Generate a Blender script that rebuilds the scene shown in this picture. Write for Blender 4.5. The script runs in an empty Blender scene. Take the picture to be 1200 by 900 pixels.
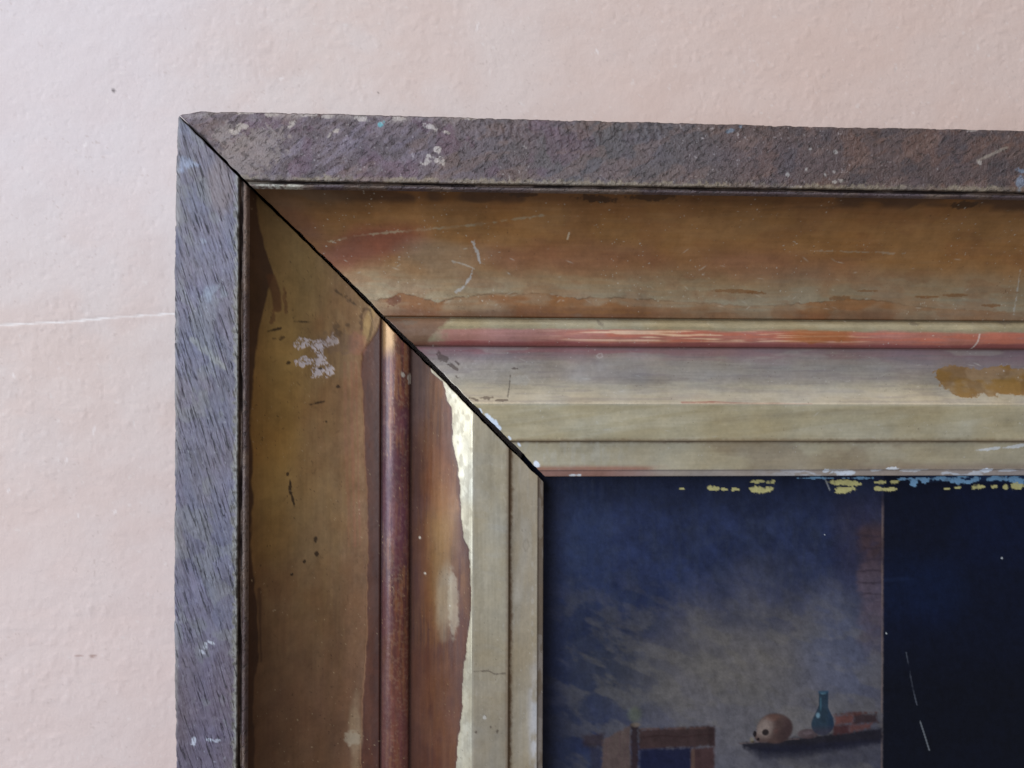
import bpy, math
import numpy as np
from mathutils import Matrix

# ------------------------------------------------------------------ camera
Z0 = 1.55                                  # height of the frame's outer corner above the floor (m)
CX, CUP, CD = 0.1124, -0.1004, 0.3380      # camera: right of corner, above corner, out from wall
PITCH, YAW, ROLL = math.radians(-0.005), math.radians(-2.581), math.radians(0.188)
FPX = 880.0                                # focal length in photo pixels (1200 wide)

def rot_cam():
    a, b, c = PITCH, YAW, ROLL
    Rx = np.array([[1,0,0],[0,math.cos(a),-math.sin(a)],[0,math.sin(a),math.cos(a)]])
    Ry = np.array([[math.cos(b),0,math.sin(b)],[0,1,0],[-math.sin(b),0,math.cos(b)]])
    Rz = np.array([[math.cos(c),-math.sin(c),0],[math.sin(c),math.cos(c),0],[0,0,1]])
    return Ry @ Rx @ Rz
RC = rot_cam()                             # axes: right, up, out of the wall
SW = np.array([[1,0,0],[0,0,-1],[0,1,0]], float)

scene = bpy.context.scene
col = scene.collection
cam_d = bpy.data.cameras.new('camera')
cam = bpy.data.objects.new('camera', cam_d); col.objects.link(cam)
Rb = SW @ RC
M4 = Matrix([[*Rb[0], CX], [*Rb[1], -CD], [*Rb[2], Z0 + CUP], [0,0,0,1]])
cam.matrix_world = M4
cam_d.sensor_width = 36.0; cam_d.lens = FPX/1200*36.0
cam_d.clip_start = 0.01; cam_d.clip_end = 50
scene.camera = cam

# ------------------------------------------------------------------ light
w = bpy.data.worlds.new('World'); scene.world = w; w.use_nodes = True
bg = w.node_tree.nodes['Background']
bg.inputs['Color'].default_value = (0.95, 0.90, 0.88, 1); bg.inputs['Strength'].default_value = 0.13

def area_light(name, loc, target, sx, sy, power, color):
    d = bpy.data.lights.new(name, 'AREA'); d.shape = 'RECTANGLE'; d.size = sx; d.size_y = sy
    d.energy = power; d.color = color
    o = bpy.data.objects.new(name, d); col.objects.link(o)
    o.location = loc
    v = Matrix.Translation((0,0,0)).to_translation()
    from mathutils import Vector
    o.rotation_euler = (Vector(target)-Vector(loc)).to_track_quat('-Z', 'Z').to_euler()
    return o
# daylight from a tall window to the left of the picture, and its bounce from the ceiling
area_light('window_light', (-1.15, -1.55, Z0+0.15), (0.1, 0, Z0-0.15), 1.5, 1.7, 47.0, (0.80, 0.89, 1.0))
area_light('ceiling_bounce', (0.3, -0.9, Z0+1.25), (0.15, 0, Z0-0.1), 2.4, 1.2, 11.0, (1.0, 0.94, 0.88))

scene.render.engine = 'CYCLES'
vs = scene.view_settings
vs.view_transform = 'Standard'; vs.look = 'None'; vs.exposure = 0.0; vs.gamma = 1.0; vs.use_curve_mapping = False

# ------------------------------------------------------------------ numeric helpers
def srgb(c):
    c = np.asarray(c, float)/255.0
    return np.where(c <= 0.04045, c/12.92, ((c+0.055)/1.055)**2.4)
KLIT = 0.95
def C(r, g, b): return np.clip(srgb((r, g, b))/KLIT, 0.002, 0.9)

def _hash(ix, iy, seed):
    h = (ix.astype(np.int64)*374761393 + iy.astype(np.int64)*668265263 + seed*974634777) & 0xFFFFFFFF
    h = ((h ^ (h >> 13))*1274126177) & 0xFFFFFFFF
    h = (h ^ (h >> 16)) & 0xFFFFFF
    return h.astype(np.float32)/float(0xFFFFFF)
def vn(x, y, seed=0):
    xi = np.floor(x); yi = np.floor(y); fx = (x-xi).astype(np.float32); fy = (y-yi).astype(np.float32)
    fx = fx*fx*fx*(fx*(fx*6-15)+10); fy = fy*fy*fy*(fy*(fy*6-15)+10)
    a = _hash(xi, yi, seed); b = _hash(xi+1, yi, seed); c = _hash(xi, yi+1, seed); d = _hash(xi+1, yi+1, seed)
    return (a+(b-a)*fx) + ((c+(d-c)*fx) - (a+(b-a)*fx))*fy
def fbm(x, y, octv=4, seed=0):
    """0..1, mean about .5"""
    o = 0; amp = 1.0; tot = 0
    for k in range(octv):
        o = o + amp*vn(x*(2.03**k)+7.3*k, y*(2.03**k)-3.1*k, seed+k*17); tot += amp; amp *= 0.5
    return o/tot
def nz(x, y, scale, octv=4, seed=0, ang=0.0, stretch=1.0):
    """fbm with feature size `scale` mm; elongated `stretch` times along direction ang (degrees)"""
    a = math.radians(ang); u = x*math.cos(a)+y*math.sin(a); v = -x*math.sin(a)+y*math.cos(a)
    return fbm(u/(scale*stretch), v/scale, octv, seed)
def ss(a, b, x):
    if a == b: return (x >= a).astype(np.float32)
    t = np.clip((x-a)/(b-a), 0, 1); return t*t*(3-2*t)
def con(n, c=0.5, w=0.08): return ss(c-w, c+w, n)
class Paint:
    def __init__(self, n, colour):
        self.c = np.tile(np.asarray(colour, np.float64), (n, 1))
        self.metal = np.zeros(n); self.rough = np.full(n, 0.5); self.h = np.zeros(n)
    def mix(self, m, colour=None, metal=None, rough=None):
        m = np.clip(m, 0, 1)
        if colour is not None: self.c += (np.asarray(colour)-self.c)*m[:, None]
        if metal is not None: self.metal += (metal-self.metal)*m
        if rough is not None: self.rough += (rough-self.rough)*m
def seg_dist(x, y, pts):
    """distance to a polyline, and the 0..1 place along it"""
    best = np.full(x.shape, 1e9); where = np.zeros(x.shape)
    n = len(pts)-1
    for i in range(n):
        (x0, y0), (x1, y1) = pts[i], pts[i+1]
        dx, dy = x1-x0, y1-y0; L2 = dx*dx+dy*dy+1e-9
        q = np.clip(((x-x0)*dx+(y-y0)*dy)/L2, 0, 1)
        d = np.hypot(x-(x0+q*dx), y-(y0+q*dy))
        m = d < best; best = np.where(m, d, best); where = np.where(m, (i+q)/n, where)
    return best, where
def ell(x, y, c, rx, ry, ang=0.0):
    a = math.radians(ang); u = (x-c[0]); v = (y-c[1])
    p = u*math.cos(a)+v*math.sin(a); q = -u*math.sin(a)+v*math.cos(a)
    return np.sqrt((p/rx)**2+(q/ry)**2)

def plane_point(u, v, h):
    """photo pixel -> (x right of corner, t below corner) in mm on the plane h mm out from the wall"""
    d = RC @ np.array([(u-600)/FPX, (450-v)/FPX, -1.0])
    k = (h/1000.0-CD)/d[2]
    return (CX+k*d[0])*1000, -(CUP+k*d[1])*1000

# ------------------------------------------------------------------ moulding profile (mm): distance in from the outer edge, height off the wall
KL = [0, 22.4, 25.47, 72.6, 84.67, 110.28, 125.27, 137.5, 140.0]      # left rail key lines
KT = [0, 24.21, 26.54, 72.96, 85.13, 108.55, 124.03, 136.45, 139.26]  # top rail key lines
def bez(p0, p1, p2, p3, n):
    q = np.linspace(0, 1, n)[:, None]
    p0, p1, p2, p3 = map(np.array, (p0, p1, p2, p3))
    return (1-q)**3*p0+3*q*(1-q)**2*p1+3*q*q*(1-q)*p2+q**3*p3
def line(p0, p1, n): return np.linspace(np.array(p0, float), np.array(p1, float), n)
def make_profile(step):
    n = lambda L: max(2, int(L/step)+1)
    segs = {}
    segs['outer_band'] = np.vstack([line((0,0),(0,8),2), line((0,9),(0,50.9),n(18)), bez((0,51.0),(0,51.7),(0.3,52),(0.9,52),6), line((1.2,52),(22.0,52),n(20.8)), line((22.15,51.95),(22.4,51.2),3)])
    segs['fillet'] = np.vstack([line((22.4,51.2),(22.6,49.4),6), bez((22.65,49.2),(22.95,49.0),(23.1,49.3),(23.3,49.7),5), bez((23.4,49.8),(23.8,50.4),(24.6,50.4),(25.0,49.5),8), line((25.15,49.2),(25.47,48.2),3)])
    segs['cove'] = np.vstack([bez((25.47,48.2),(31.5,34.5),(50,26.6),(72.0,27.4),n(56)), line((72.2,27.3),(72.6,26.6),3)])
    th = np.linspace(math.radians(186), math.radians(-4), n(17))
    bead = np.stack([78.65+5.75*np.cos(th), 26.9+3.4*np.sin(th)], 1)
    segs['bead'] = np.vstack([line((72.6,26.6),(72.85,26.45),2), bead, [[84.55,26.6],[84.67,26.55]]])
    segs['hollow'] = np.vstack([bez((84.67,26.55),(91,24.6),(102,25.4),(109.9,29.75),n(26)), bez((110.0,29.8),(110.1,29.9),(110.2,29.95),(110.28,29.95),3)])
    segs['flat'] = np.vstack([line((110.28,29.95),(124.9,29.7),n(14.6)), line((125.0,29.65),(125.27,29.2),3)])
    segs['sight_bevel'] = np.vstack([line((125.27,29.2),(125.5,27.9),5), line((125.8,27.8),(137.2,26.5),n(11.4)), line((137.3,26.4),(137.7,25.8),3), line((137.9,25.6),(139.6,24.6),n(2.2)), bez((139.7,24.5),(140,24.3),(140,24.1),(140,23.8),3), line((140,23.3),(140,16.6),n(3))])
    return segs
PROF = make_profile(0.33)
PROFC = make_profile(1.6)
_all = np.vstack([PROF[k] for k in PROF])
_top = _all[(_all[:,0] > 0.2) & (_all[:,0] < 139.9)]
_o = np.argsort(_top[:,0], kind='stable')
def hprof(tc): return np.interp(tc, _top[_o,0], _top[_o,1])

def onT(u, v):
    """photo pixel -> (s, t) mm on the top rail's surface (t in left-rail key units)"""
    h = 40.0
    for _ in range(12):
        x, t = plane_point(u, v, h); tc = np.interp(t, KT, KL); h = 0.5*h+0.5*float(hprof(tc))
    return x, tc
def onL(u, v):
    h = 40.0
    for _ in range(12):
        x, t = plane_point(u, v, h); h = 0.5*h+0.5*float(hprof(x))
    return t, x
def PT(pts): return [onT(*p) for p in pts]
def PL(pts): return [onL(*p) for p in pts]

# ------------------------------------------------------------------ materials
def nt(mat):
    mat.use_nodes = True
    t = mat.node_tree; b = t.nodes['Principled BSDF']
    return t, t.nodes, t.links, b
def vertex_material(name, bump_scale=900.0, bump=0.25, bump_dist=0.0002, spec=0.5, var=0.12, stretch=(1,1,1), turn=0.0, grooves=None, grain=0.0):
    m = bpy.data.materials.new(name); t, N, Lk, b = nt(m)
    a = N.new('ShaderNodeAttribute'); a.attribute_name = 'tint'
    r = N.new('ShaderNodeAttribute'); r.attribute_name = 'finish'          # x metal, y roughness
    sp = N.new('ShaderNodeSeparateXYZ'); Lk.new(r.outputs['Vector'], sp.inputs[0])
    tc = N.new('ShaderNodeTexCoord'); mp = N.new('ShaderNodeMapping'); mp.vector_type = 'TEXTURE'; mp.inputs['Scale'].default_value = tuple(1/v for v in stretch); mp.inputs['Rotation'].default_value = (0, math.radians(turn), 0)
    Lk.new(tc.outputs['Object'], mp.inputs[0])
    n1 = N.new('ShaderNodeTexNoise'); n1.inputs['Scale'].default_value = bump_scale; n1.inputs['Detail'].default_value = 5; n1.inputs['Roughness'].default_value = 0.65
    Lk.new(mp.outputs[0], n1.inputs['Vector'])
    mr = N.new('ShaderNodeMapRange'); mr.inputs['From Min'].default_value = 0.3; mr.inputs['From Max'].default_value = 0.7
    mr.inputs['To Min'].default_value = 1-var; mr.inputs['To Max'].default_value = 1+var
    n2 = N.new('ShaderNodeTexNoise'); n2.inputs['Scale'].default_value = 330; n2.inputs['Detail'].default_value = 6; n2.inputs['Roughness'].default_value = 0.7
    Lk.new(mp.outputs[0], n2.inputs['Vector'])
    mx = N.new('ShaderNodeMath'); mx.operation = 'ADD'; Lk.new(n1.outputs['Fac'], mx.inputs[0]); Lk.new(n2.outputs['Fac'], mx.inputs[1])
    hf = N.new('ShaderNodeMath'); hf.operation = 'MULTIPLY'; hf.inputs[1].default_value = .5; Lk.new(mx.outputs[0], hf.inputs[0])
    Lk.new(hf.outputs[0], mr.inputs['Value'])
    mul = N.new('ShaderNodeVectorMath'); mul.operation = 'SCALE'
    Lk.new(a.outputs['Color'], mul.inputs[0]); Lk.new(mr.outputs[0], mul.inputs['Scale'])
    Lk.new(mul.outputs[0], b.inputs['Base Color'])
    Lk.new(sp.outputs['X'], b.inputs['Metallic'])
    ad = N.new('ShaderNodeMath'); ad.operation = 'MULTIPLY'; Lk.new(sp.outputs['Y'], ad.inputs[0]); Lk.new(mr.outputs[0], ad.inputs[1])
    Lk.new(ad.outputs[0], b.inputs['Roughness'])
    b.inputs['Specular IOR Level'].default_value = spec
    bp = N.new('ShaderNodeBump'); bp.inputs['Strength'].default_value = bump; bp.inputs['Distance'].default_value = bump_dist
    height = n1.outputs['Fac']
    if grain:                       # raised granules of dried paint
        vo = N.new('ShaderNodeTexVoronoi'); vo.inputs['Scale'].default_value = grain; Lk.new(tc.outputs['Object'], vo.inputs['Vector'])
        hm = N.new('ShaderNodeMath'); hm.operation = 'MULTIPLY_ADD'; hm.inputs[1].default_value = -0.38
        Lk.new(vo.outputs['Distance'], hm.inputs[0]); Lk.new(height, hm.inputs[2]); height = hm.outputs[0]
    if grooves:                     # brush-hair grooves and drying cracks
        sc, along, ang, lo, hi, dark = grooves
        m2 = N.new('ShaderNodeMapping'); m2.vector_type = 'TEXTURE'; m2.inputs['Scale'].default_value = (1, 1, 1/along); m2.inputs['Rotation'].default_value = (0, math.radians(ang), 0)
        Lk.new(tc.outputs['Object'], m2.inputs[0])
        n3 = N.new('ShaderNodeTexNoise'); n3.inputs['Scale'].default_value = sc; n3.inputs['Detail'].default_value = 4; n3.inputs['Roughness'].default_value = .6; n3.inputs['Distortion'].default_value = .3
        Lk.new(m2.outputs[0], n3.inputs['Vector'])
        g = N.new('ShaderNodeMapRange'); g.inputs['From Min'].default_value = lo; g.inputs['From Max'].default_value = hi; g.inputs['To Min'].default_value = dark; g.inputs['To Max'].default_value = 1
        Lk.new(n3.outputs['Fac'], g.inputs['Value'])
        m3 = N.new('ShaderNodeVectorMath'); m3.operation = 'SCALE'; Lk.new(mul.outputs[0], m3.inputs[0]); Lk.new(g.outputs[0], m3.inputs['Scale'])
        Lk.new(m3.outputs[0], b.inputs['Base Color'])
        ha = N.new('ShaderNodeMath'); ha.operation = 'ADD'; Lk.new(height, ha.inputs[0]); Lk.new(g.outputs[0], ha.inputs[1]); height = ha.outputs[0]
    Lk.new(height, bp.inputs['Height']); Lk.new(bp.outputs[0], b.inputs['Normal'])
    return m
M_band = vertex_material('worn purple paint', 1500, 0.9, 0.0005, 0.6, 0.24, grooves=(750, .45, 52, .36, .45, .55), grain=850)
M_band_left = vertex_material('brushed purple-grey paint', 1300, 1.0, 0.0005, 0.65, 0.16, (1.25, 1, 0.10), -17, grooves=(1350, .055, -17, .35, .41, .38))
M_gild = vertex_material('worn toned gilding', 1100, 0.16, 0.0001, 0.5, 0.06)
M_paint = vertex_material('aged oil paint', 1300, 0.2, 0.0001, 0.3, 0.10)
M_wall = vertex_material('pink limewash plaster', 800, 0.6, 0.0003, 0.25, 0.03)
def wood_material():
    m = bpy.data.materials.new('dark old wood'); t, N, Lk, b = nt(m)
    tc = N.new('ShaderNodeTexCoord'); n = N.new('ShaderNodeTexNoise'); n.inputs['Scale'].default_value = 160; n.inputs['Detail'].default_value = 6
    Lk.new(tc.outputs['Object'], n.inputs['Vector'])
    cr = N.new('ShaderNodeValToRGB'); cr.color_ramp.elements[0].color = (0.012,0.008,0.006,1); cr.color_ramp.elements[1].color = (0.04,0.026,0.018,1)
    Lk.new(n.outputs['Fac'], cr.inputs[0]); Lk.new(cr.outputs[0], b.inputs['Base Color'])
    b.inputs['Roughness'].default_value = 0.9; b.inputs['Specular IOR Level'].default_value = 0.1
    return m
M_wood = wood_material()

def grid_mesh(name, V, ni, nj, mat, tint=None, finish=None, flip=False, extra=None, keep=None, smooth=True):
    """V: (ni*nj,3) vertices, row major"""
    i = np.arange(ni-1)[:, None]; j = np.arange(nj-1)[None, :]
    a = (i*nj+j).ravel()
    if keep is not None: a = a[keep.ravel()]
    q = np.stack([a, a+1, a+nj+1, a+nj], 1)
    if flip: q = q[:, ::-1]
    if extra is not None:
        ev, eq = extra
        q = np.vstack([q, np.asarray(eq)+len(V)]); V = np.vstack([V, ev])
    me = bpy.data.meshes.new(name)
    me.vertices.add(len(V)); me.vertices.foreach_set('co', V.astype(np.float32).ravel())
    me.loops.add(q.size); me.loops.foreach_set('vertex_index', q.astype(np.int32).ravel())
    me.polygons.add(len(q)); me.polygons.foreach_set('loop_start', np.arange(0, q.size, 4, dtype=np.int32))
    me.update(calc_edges=True)
    me.polygons.foreach_set('use_smooth', np.full(len(q), smooth, dtype=bool))
    if tint is not None:
        at = me.attributes.new('tint', 'FLOAT_COLOR', 'POINT'); c = np.ones((len(V), 4), np.float32); c[:len(tint), :3] = tint
        if len(tint) < len(V): c[len(tint):, :3] = tint.mean(0)
        at.data.foreach_set('color', c.ravel())
        at = me.attributes.new('finish', 'FLOAT_VECTOR', 'POINT'); f = np.full((len(V), 3), 0.6, np.float32); f[:, 0] = 0; f[:len(finish), :2] = finish
        at.data.foreach_set('vector', f.ravel())
    me.materials.append(mat)
    return me
def link(name, me, parent=None):
    o = bpy.data.objects.new(name, me); col.objects.link(o)
    if parent is not None: o.parent = parent
    return o

# ------------------------------------------------------------------ wall
def build_wall():
    gx = np.concatenate([[-900, -500, -300, -200, -150, -120], np.arange(-102, 376, 0.7), [385, 420, 500, 700, 1000, 1500]])
    gz = np.concatenate([[-1250, -900, -700, -500, -400, -340, -300], np.arange(-282, 84, 0.7), [90, 100, 140, 200, 300, 450, 650]])
    X, Zz = np.meshgrid(gx, gz, indexing='ij'); x = X.ravel(); z = Zz.ravel()
    p = Paint(len(x), C(211,196,191))
    p.rough[:] = 0.75
    n1 = nz(x, z, 70, 4, 3); n2 = nz(x, z, 26, 4, 9); n3 = nz(x, z, 9, 4, 21, 20, 1.6); n4 = nz(x, z, 2.2, 3, 33)
    p.mix(con(n1, .52, .16)*0.45, C(207,183,173))
    p.mix(con(n2, .56, .14)*0.45, C(209,198,195))
    p.mix(con(n3, .58, .09)*0.25, C(214,201,196))
    p.mix(con(1-n3, .60, .08)*0.22, C(199,179,171))
    # pinker towards the lower left, as the wash was brushed on
    p.mix(ss(-60, -230, z)*ss(20, -20, x)*0.5, C(214,190,184))
    p.mix(con(nz(x, z, 16, 3, 77, 3, 3.5), .57, .06)*ss(-130, -200, z)*0.35, C(215,193,186))
    p.mix(ss(20, 230, x+40*(n1-.5))*.55, C(208,178,164)); p.mix(ss(-90, 20, z+30*(n1-.5))*ss(60, -40, x+60*(n1-.5))*.6, C(214,204,207))  # peach right, paler cool upper left: wash patches plus painted window falloff
    # little knocks and specks
    p.mix(con(nz(x, z, 1.7, 2, 51), .87, .03)*0.35, C(222,212,208))
    p.mix(con(nz(x, z, 1.3, 2, 61), .86, .02)*con(n2, .5, .05)*0.4, C(180,160,152))
    # pale hairline crack running to the frame
    cr = [plane_point(*q, 0) for q in ((-60,384),(0,381),(40,379),(80,377),(120,373),(165,370),(230,366))]
    cr = [(a, -b) for a, b in cr]
    d, k = seg_dist(x, z+0.35*(nz(x, z, 5, 3, 5)-.5), cr)
    cm = ss(0.62, 0.2, d)*(0.55+0.45*con(nz(x, z, 6, 2, 6), .45, .1))
    p.mix(cm*0.75, C(240,232,230))
    for (u, v, rx, ry, tone) in ((133,106,1.0,1.0,(90,80,80)),(443,109,.6,.6,(120,105,100)),(110,769,2.2,.6,(165,135,125)),(92,768,2.4,.5,(178,148,140))):
        c = plane_point(u, v, 0); p.mix(ss(1.1, .5, ell(x, z, (c[0], -c[1]), rx, ry)+0.5*(n4-.5))*.8, C(*tone))
    for (u, v, L, ang) in ((110,505,6,80),(78,540,4,75),(135,600,3,70),(92,605,3,95),(10,575,3,60),(15,440,3,85),(100,170,4,60),(330,92,3,30),(560,30,6,70),(700,60,4,110)):
        c = plane_point(u, v, 0); p.mix(ss(1.1, .3, ell(x, z, (c[0], -c[1]), L/2, .6, ang)+0.9*(n4-.5))*.55, C(238,228,226))
    # trowel and brush relief
    hh = 0.45*(nz(x, z, 24, 4, 101)-.5) + 0.22*(nz(x, z, 6.5, 3, 111, 25, 1.8)-.5) + 0.17*(nz(x, z, 2.4, 3, 121)-.5)
    hh += .14*(nz(x, z, 5, 3, 151, 4, 5)-.5)*ss(-110, -200, z) + 0.16*con(nz(x, z, 3.2, 2, 131), .70, .06)*con(nz(x, z, 45, 2, 135), .5, .12)
    hh -= 0.18*con(nz(x, z, 2.0, 2, 141), .78, .05)*con(nz(x, z, 60, 2, 145), .5, .12)
    hh -= 0.25*cm
    hh = np.clip(hh, -1, 0.45)
    V = np.stack([x/1000, -hh/1000, Z0+z/1000], 1)
    ni, nj = len(gx), len(gz)
    cx = .5*(gx[1:]+gx[:-1])[:, None]; cz = .5*(gz[1:]+gz[:-1])[None, :]
    hid = (cx > 16) & (cx < 700) & (cz < -16) & (cz > -560)
    hx = gx[:-1][(gx[:-1] >= 0)]
    # one plain sheet behind the picture, and the body of the wall
    y0, y1 = 0.0012, 0.18
    a, b, c_, d_ = .005, .72, Z0-.6, Z0-.005
    ev = [(a,y0,c_),(b,y0,c_),(b,y0,d_),(a,y0,d_)]
    x0, x1, z0, z1 = gx[0]/1000, gx[-1]/1000, Z0+gz[0]/1000, Z0+gz[-1]/1000
    ev += [(x0,.0006,z0),(x1,.0006,z0),(x1,.0006,z1),(x0,.0006,z1),(x0,y1,z0),(x1,y1,z0),(x1,y1,z1),(x0,y1,z1)]
    eq = [(0,1,2,3),(4,8,9,5),(5,9,10,6),(6,10,11,7),(7,11,8,4),(8,11,10,9)]
    me = grid_mesh('wall', V, ni, nj, M_wall, p.c, np.stack([p.metal, p.rough], 1), flip=True, extra=(np.array(ev), eq), keep=~hid)
    o = link('wall', me); o['kind'] = 'structure'; o['label'] = 'pale pink limewashed plaster wall with a hairline crack'
build_wall()

# ------------------------------------------------------------------ frame colours
def speckle(p, s, t, amount, colour, size=0.8, seed=0, thr=.80):
    p.mix(con(nz(s, t, size, 2, seed), thr+.045, .03)*con(nz(s, t, 14, 2, seed+3), .5, .12)*amount, colour)

def scratches(p, s, t, zone, n, seed, colour, smin, smax, tmin, tmax, ang0=0, spread=20, lmax=8):
    rng = np.random.RandomState(seed)
    for _ in range(n):
        a = math.radians(ang0+rng.uniform(-spread, spread)); L = rng.uniform(1, lmax)
        x0 = rng.uniform(smin, smax); y0 = rng.uniform(tmin, tmax); w_ = rng.uniform(.06, .2); k = rng.uniform(.15, .5)
        m = (np.abs(s-x0) < L+1) & (np.abs(t-y0) < L+1) & zone
        if not m.any(): continue
        d, q = seg_dist(s[m], t[m], [(x0-L/2*math.cos(a), y0-L/2*math.sin(a)), (x0+L/2*math.cos(a), y0+L/2*math.sin(a))])
        mm = np.zeros(len(s)); mm[m] = ss(w_+.25, w_*.5, d)*np.sin(np.pi*np.clip(q, .05, .95))
        p.mix(mm*k, colour)

def spots(p, s, t, conv, lst, colour, amount=.9, seed=0, rag=1.0, metal=None, rough=None):
    n = .6*nz(s, t, 1.6, 3, seed)+.4*nz(s, t, .8, 2, seed+5)
    for (u, v, rx, ry, ang) in lst:
        c = conv(u, v); p.mix(ss(1.15, .75, ell(s, t, c, rx, ry, ang)+rag*(n-.5)*1.6)*amount, colour, metal, rough)

def gild_base(p, s, t, metal=.35, rough=.42):
    p.metal[:] = metal; p.rough[:] = rough

def paint_top(part, s, t):
    """s along from the corner, t across (key units)"""
    n = len(s)
    nA = nz(s, t, 18, 4, 201); nB = nz(s, t, 6, 4, 211, 8, 2.2); nC = nz(s, t, 1.4, 3, 221); nS = nz(s, t, 1.2, 4, 231, 0, 14)
    if part == 'outer_band':
        p = Paint(n, C(102,86,90)); p.rough[:] = .40
        st = nz(s, t, 1.6, 4, 301, -38, 4.5)
        p.mix(con(nA, .5, .15)*.5, C(104,90,97))
        p.mix(con(nB, .56, .08)*.5, C(76,62,64))
        p.mix(con(st, .56, .10)*.45*ss(130, 60, s), C(132,120,134)); p.mix(con(1-st, .58, .07)*.4*ss(130, 60, s), C(74,62,70))
        p.mix(ss(95, 140, s)*ss(230, 190, s)*.7*con(nA, .42, .15), C(84,80,82))
        p.mix(ss(150, 250, s)*.8, C(82,64,60))
        p.mix(ss(200, 240, s)*con(nz(s, t, 5, 4, 311, -30, 2), .57, .06)*.4, C(106,74,60))
        p.mix(ss(180, 230, s)*con(nz(s, t, 7, 4, 312), .58, .06)*.5, C(62,56,62))
        p.mix(con(nz(s, t, 9, 3, 313), .60, .06)*.5*ss(190, 120, s), C(104,76,92))
        p.mix(con(nz(s, t, 4, 3, 314, -20, 2.5), .62, .05)*.4, C(116,92,84))
        spots(p, s, t, onT, [(290,182,15,7,-20)], C(136,122,118), .8, 315, .9)
        spots(p, s, t, onT, [(262,160,4,3,-30)], C(140,128,128), .8, 316, 1)
        # bare bright chips
        spots(p, s, t, onT, [(505,152,2.6,.9,10),(522,157,1.6,.5,12),(513,176,1.4,1.2,0),(500,190,2.0,1.0,-20),(514,189,2.2,1.3,20),(503,184,1.2,.8,0),
              (283,152,2.4,1.2,-10),(274,158,1.6,1,0),(286,135,4,.8,0),(318,138,3,1.0,0),(342,150,1.7,.9,-40),(360,139,3,.8,0),(424,142,3.4,1.0,15),(466,142,2.6,.8,0),
              (393,157,2.6,.7,-30),(383,140,2.4,.6,0),(548,139,3,.8,0)], C(182,170,164), .85, 317, 1.4)
        spots(p, s, t, onT, [(979,178,.9,.8,0),(923,205,.7,.8,0),(977,201,.6,.6,0),(978,213,1.1,.6,0),(986,212,1,.6,0),(945,199,.5,.7,0),(967,205,.5,.5,0),(1140,143,3,.7,0),(1148,191,1,.8,0),(950,175,.7,.6,0)], C(172,164,158), .7, 318, 1.0)
        spots(p, s, t, onT, [(446,149,1.1,1.0,0),(450,146,.5,.6,0)], C(96,168,178), .8, 319, 1.2)
        spots(p, s, t, onT, [(856,154,2,.7,-15),(868,150,.8,1,0),(1196,214,2.2,2.4,0),(1196,200,1.6,.8,20)], C(128,148,172), .55, 320, 1.2)
        d, q = seg_dist(s, t, PT([(1146,188),(1160,182),(1180,173)])); p.mix(ss(.75, .2, d+.8*(nC-.5))*.55, C(160,148,136))
        # rubbed edges
        p.mix(ss(3.0, .8, t+2.4*(nB-.5))*con(nz(s, t, 5, 3, 321, 0, 2), .52, .08)*.6*ss(150, 70, s), C(160,148,146))
        p.mix(ss(20.2, 21.8, t+3.2*(nC-.5))*(.35+.5*con(nz(s, t, 12, 3, 322), .5, .1)), C(142,128,110))
        p.mix(ss(21.2, 22.2, t+1.2*(nC-.5))*.5*con(nC, .55, .1), C(70,52,46))
        p.mix((t < .35)*.75, C(64,50,50))
        speckle(p, s, t, .55, C(170,160,160), .9, 323, .80)
        speckle(p, s, t, .6, C(40,34,38), 1.0, 324, .80)
        # relief: brush strokes on the left, crackled thick paint further along
        cr = ss(88, 100, s)*ss(235, 170, s)
        ridge = 1-np.abs(2*nz(s, t, 1.7, 2, 331)-1)
        p.h = .34*(st-.5)*(1-.6*cr) + cr*(.42*(con(nz(s, t, 1.5, 2, 332, 80, 1.7), .55, .12))*ss(14, 3, t+5*(nA-.5)) + .22*(nz(s, t, 1.1, 3, 333)-.5)) + .22*(nz(s, t, 1.4, 3, 334)-.5)
        p.h += .18*(nz(s, t, 25, 2, 335)-.5)
        return p
    if part == 'fillet':
        p = Paint(n, C(82,62,56)); p.rough[:] = .45; p.metal[:] = .1
        ridge = ss(23.3, 23.9, t)
        p.mix(ridge*(.5+.5*con(nB, .5, .1)), C(126,108,98)); p.mix(ridge*con(nz(s, t, 14, 3, 341), .55, .07)*.6, C(84,70,82))
        p.mix((1-ridge)*.7, C(44,34,32))
        p.mix(ss(2, 5, s-25)*ss(48, 42, s)*con(nC, .42, .1)*ridge, C(196,188,172))
        p.mix(ss(36, 32, s)*ss(20, 26, s)*(1-ridge)*.8, C(120,112,98))
        p.h = .5*(nz(s, t, 3, 3, 345, 0, 2)-.5)*ridge + (1-ridge)*1.1*con(nz(s, t, 5, 3, 346, 0, 3), .52, .1)
        p.mix((1-ridge)*con(nz(s, t, 5, 3, 346, 0, 3), .54, .08)*.7, C(104,84,72))
        return p
    if part == 'cove':
        p = Paint(n, C(154,108,60)); gild_base(p, s, t, .38, .38)
        tt = t + 5*(nA-.5) + 2*(nB-.5)
        p.mix(ss(47, 60, tt)*.85, C(150,132,104)); p.mix(ss(57, 68, tt)*.6, C(156,146,124))
        p.mix(ss(34, 28, tt)*.55, C(128,86,48))
        p.mix(con(nS, .52, .12)*.25, C(160,118,76)); p.mix(con(nB, .56, .08)*.3, C(140,92,56))
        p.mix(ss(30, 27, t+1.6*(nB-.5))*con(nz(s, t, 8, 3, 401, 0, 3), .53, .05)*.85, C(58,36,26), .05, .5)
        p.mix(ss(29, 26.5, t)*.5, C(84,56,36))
        # red bole rubbed through by the mitre
        r = nz(s, t, 9, 4, 405, 10, 2)
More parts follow.
